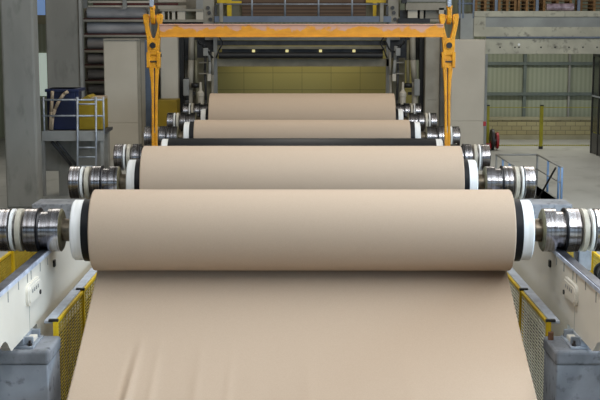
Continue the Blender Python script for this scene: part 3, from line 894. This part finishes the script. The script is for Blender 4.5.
B().lathe([(YC - .006, .055), (YC + .02, .055)], (q.x, 0, q.z), axis='y', n=12).build('anchor_plate', 'white', r)
B().box(at(484.5, 100, YC).x, at(487, 100, YC).x, YC, YC + .6, 0, zs[54]).build('jamb', 'concrete_g', r)

r = thing('balcony_railing', 'blue grey steel railing on the balcony in front of the pallets', 'railing', (at(540, 11, YC).x, YC + .1, zs[11]))
for px in (496, 537, 578.5):
    a = at(px, 11, YC + .12)
    B().box(a.x - .055, a.x + .055, YC + .08, YC + .18, zs[11], zs[11] + 1.1).build('post', 'bluegrey', r)
B().cyl((at(470, 0, YC).x, YC + .13, zs[11] + 1.08), (xR, YC + .13, zs[11] + 1.08), .03, 8).build('top_rail', 'bluegrey', r)
B().cyl((at(458, 0, YC).x, YC + .13, at(465, 3.5, YC).z), (at(475, 0, YC).x, YC + .13, at(465, 3.5, YC).z), .04, 8).build('side_rail', 'bluegrey', r)
for px in (459.5, 463, 473.5):
    a = at(px, 13, YC + .12)
    B().box(a.x - .04, a.x + .04, YC + .09, YC + .17, zs[17] - .05, zs[11] + 1.0).build('post', 'bluegrey', r)


def pallet(x, y, z, w, lab, group):
    r = thing('wooden_pallet', lab, 'pallet', (x, y, z), group)
    d = 1.0
    tb = B()
    for k in range(5):
        yy = y + k * (d - .1) / 4
        tb.box(x - w / 2, x + w / 2, yy, yy + .1, z + .12, z + .145)
    tb.build('deck_boards', 'wood', r)
    bb = B()
    for k in range(3):
        xx = x - w / 2 + k * (w - .1) / 2
        bb.box(xx, xx + .1, y, y + d, z, z + .025)
    bb.build('base_boards', 'wood', r)
    sb = B()
    for k in range(3):
        xx = x - w / 2 + k * (w - .1) / 2
        for q in range(3):
            yy = y + q * (d - .12) / 2
            sb.box(xx, xx + .1, yy, yy + .12, z + .025, z + .12)
    sb.build('blocks', 'wood', r)
    return r


stack_words = ['in the stack left of the first balcony post', 'in the stack right of the first balcony post', 'in the stack left of the second balcony post', 'in the stack behind the plastic wrapped bundle', 'in the rightmost stack, right of the third balcony post']
lev_words = ['lowest pallet', 'second lowest pallet', 'third pallet up', 'top pallet']
for k, (c, w) in enumerate(((485, .86), (507, .76), (526.5, .76), (557, 1.2), (594, 1.2))):
    for l in range(4):
        x = at(c, 5, YC + .6).x
        pallet(x, YC + .5, zs[11] + .002 + l * .147, w, 'brown wooden %s %s' % (lev_words[l], stack_words[k]), 'pallets on the balcony')
b = B().lathe([(at(546, 5, YC + .4).x, .05), (at(546.5, 5, YC + .4).x, .14), (at(573, 5, YC + .4).x, .16), (at(574, 5, YC + .4).x, .05)], (0, YC + .34, zs[11] + .165), n=20)
tag(b.build('wrapped_bundle', 'wrap'), 'plastic wrapped bundle lying on the balcony between two posts', 'bundle')

# girts and posts on the green cladding inside the opening
for k, (a_, b_, c_, d_) in enumerate(((487, 612, 62, 65), (487, 612, 92.5, 95.5), (523.3, 526.2, 54, 118), (568.5, 570, 54, 118))):
    o = B().pbox(a_, b_, c_, d_, YB - .25 + .03 * (k > 1), .2)
    structure(o.build('trim_%d' % (k + 3), 'girt' if k < 3 else 'greysteel'))
o = B(); za, zb_ = at(540, 120, YB - .5).z, at(540, 117, YB - .5).z
o.box(at(486, 130, YB).x, 15.5, YB - .5, YB - .26, .18, za)
tag(o.build('block_wall', 'block'), 'low concrete block wall below the green cladding at right', 'wall')
structure(B().box(at(486, 130, YB).x, 15.5, YB - .55, YB - .26, za, zb_).build('trim_7', 'block_cap'))
structure(B().box(at(486, 130, YB).x, 15.5, YB - .8, YB - .26, 0, .18).build('trim_8', 'block_cap'))

# yellow fence in front of it
YF = 51.6
r = thing('safety_fence', 'greenish yellow safety fence on the floor in front of the block wall', 'fence', (at(540, 147, YF).x, YF, 0))
for px in (488.3, 541.8, 596):
    a = at(px, 106, YF)
    w = .055 if px < 500 else .07
    p = B().box(a.x - w, a.x + w, YF - .06, YF + .06, .1, a.z).build('post', 'fence_y', r)
    B().box(a.x - w - .01, a.x + w + .01, YF - .07, YF + .07, 0, .12).build('foot', 'blackpaint', p)
    B().box(a.x - w, a.x + w, YF - .06, YF + .06, a.z, a.z + .05).build('cap', 'blackpaint', p)
xa, xb = at(488.3, 106, YF).x, at(596, 106, YF).x
zt_ = at(540, 107, YF).z
B().box(xa, xb, YF - .012, YF + .012, zt_ - .03, zt_).build('top_wire', 'fence_y', r)
ch = B().box(xa, xb, YF - .008, YF + .008, .15, .17)
n = 46
for k in range(n):
    x = xa + (xb - xa) * k / n
    ch.box(x, x + (xb - xa) / n * .55, YF - .015, YF + .015, .13, .19)
ch.build('bottom_chain', 'fence_y', r)

# red and black wheeled cart
YW = 51.3
CX = 493.2
r = thing('hose_cart', 'red and black wheeled cart at the foot of the left fence post', 'cart', (at(494, 140, YW).x, YW, 0))
c = at(492.6, 138, YW).x
B().lathe([(-.07, .1), (-.07, .41), (-.05, .45), (.05, .45), (.07, .41), (.07, .1)], (c - .03, YW - .1, .45), n=28).build('wheel', 'blackpaint', r)
B().lathe([(-.05, .1), (-.05, .34), (.05, .36), (.05, .1)], (c + .17, YW - .1, .40), n=28).build('reel_flange', 'red', r)
B().lathe([(-.1, .05), (.28, .05)], (c, YW - .1, .40), n=12).build('axle', 'galv', r)
B().box(c - .34, c - .12, YW - .5, YW - .15, .06, .30).build('tank', 'red', r, .05)
B().cyl((c - .14, YW - .3, .2), (c - .08, YW - .1, .42), .025, 8).build('frame_tube', 'red', r)

# dark glazed partition at the right edge
r = thing('glazed_partition', 'dark framed glazed partition at the right edge beside the block wall', 'partition', (12.2, 47, 0))
xg = at(588.5, 100, 50.6).x
yv = [49.9, 48.8, 47.6, 46.2, 44.8, 43.4]
for y in yv:
    B().box(xg - .03, xg + .07, y - .05, y + .05, 0, 4.1).build('mullion', 'blackpaint', r)
for a_, b_ in zip(yv[1:], yv[:-1]):
    B().box(xg + .0, xg + .03, a_ + .05, b_ - .05, .9, 4.0).build('glass_pane', 'glassdark', r)
    B().box(xg - .0, xg + .05, a_ + .05, b_ - .05, 0.02, .86).build('kick_panel', 'dark_steel', r)
B().box(xg - .035, xg + .07, yv[-1], yv[0], 2.35, 2.41).build('transom', 'galv', r)
B().box(xg - .03, xg + .07, yv[-1], yv[0], 4.0, 4.1).build('head_rail', 'blackpaint', r)

# railing around the stairwell
r = thing('stair_railing', 'light blue and grey pipe railing around the floor opening at right', 'railing', ((pit[0] + pit[1]) / 2, 37.4, 0))
xa, xb, ya, yb_ = pit[0] - .05, pit[1] + .05, pit[2] - .05, pit[3] + .05
for x, ys in ((xa, (35.55, 36.8, 38.05, yb_)), (xb, (ya, 36.0, 37.6, yb_))):
    for y in ys:
        B().cyl((x, y, 0), (x, y, 1.0), .035, 10).build('post', 'bluerail' if y < yb_ - .1 else 'greysteel', r)
    B().cyl((x, ys[0], 1.0), (x, yb_, 1.0), .03, 10).build('handrail', 'greysteel', r)
    B().cyl((x, ys[0], .52), (x, yb_, .52), .02, 10).build('mid_rail', 'greysteel', r)
B().cyl((xa, yb_, 1.0), (xb, yb_, 1.0), .03, 10).build('handrail', 'greysteel', r)
B().cyl((xa, yb_, .52), (xb, yb_, .52), .02, 10).build('mid_rail', 'greysteel', r)
B().cyl((xb - .12, 35.9, .95), (xb - .12, 38.9, -.6), .03, 10).build('sloping_handrail', 'blackpaint', r)

# ------------------------------------------------------------------ light
w = bpy.data.worlds.new('world'); S.world = w; w.use_nodes = True
w.node_tree.nodes['Background'].inputs[0].default_value = (.55, .6, .7, 1)
w.node_tree.nodes['Background'].inputs[1].default_value = .3


def area(name, loc, rot, sx, sy, power, col=(1, 1, 1)):
    l = bpy.data.lights.new(name, 'AREA'); l.shape = 'RECTANGLE'; l.size = sx; l.size_y = sy
    l.energy = power; l.color = col
    o = bpy.data.objects.new(name, l); C.objects.link(o); o.location = loc; o.rotation_euler = rot
    return o


for x in (-8.5, 0, 8.5):
    area('hall_lamp', (x, 12, 12.9), (0, 0, 0), 2.6, 26, {-8.5: 900, 0: 2700, 8.5: 3700}[x], (.92, .96, 1.0))
    area('hall_lamp', (x, 36, 12.9), (0, 0, 0), 2.6, 20, {-8.5: 1020, 0: 950, 8.5: 1650}[x], (1, .95, .86))
area('daylight_window_front', (2, -11.5, 7), (PI / 2, 0, 0), 30, 6, 560, (.62, .8, 1.0))
area('daylight_window_right', (19.5, 10, 5.5), (0, PI / 2, 0), 6, 26, 8600, (.58, .78, 1.0))
area('bay_lamp', (0, 54.6, 4.4), (math.radians(35), 0, 0), 6, .3, 75, (1, .9, .6))
area('opening_fill', (10, 53.2, 5.3), (0, 0, 0), 7, .4, 360, (1, .98, .9))  # added fill beneath the balcony to brighten the green cladding, not an actual fitting
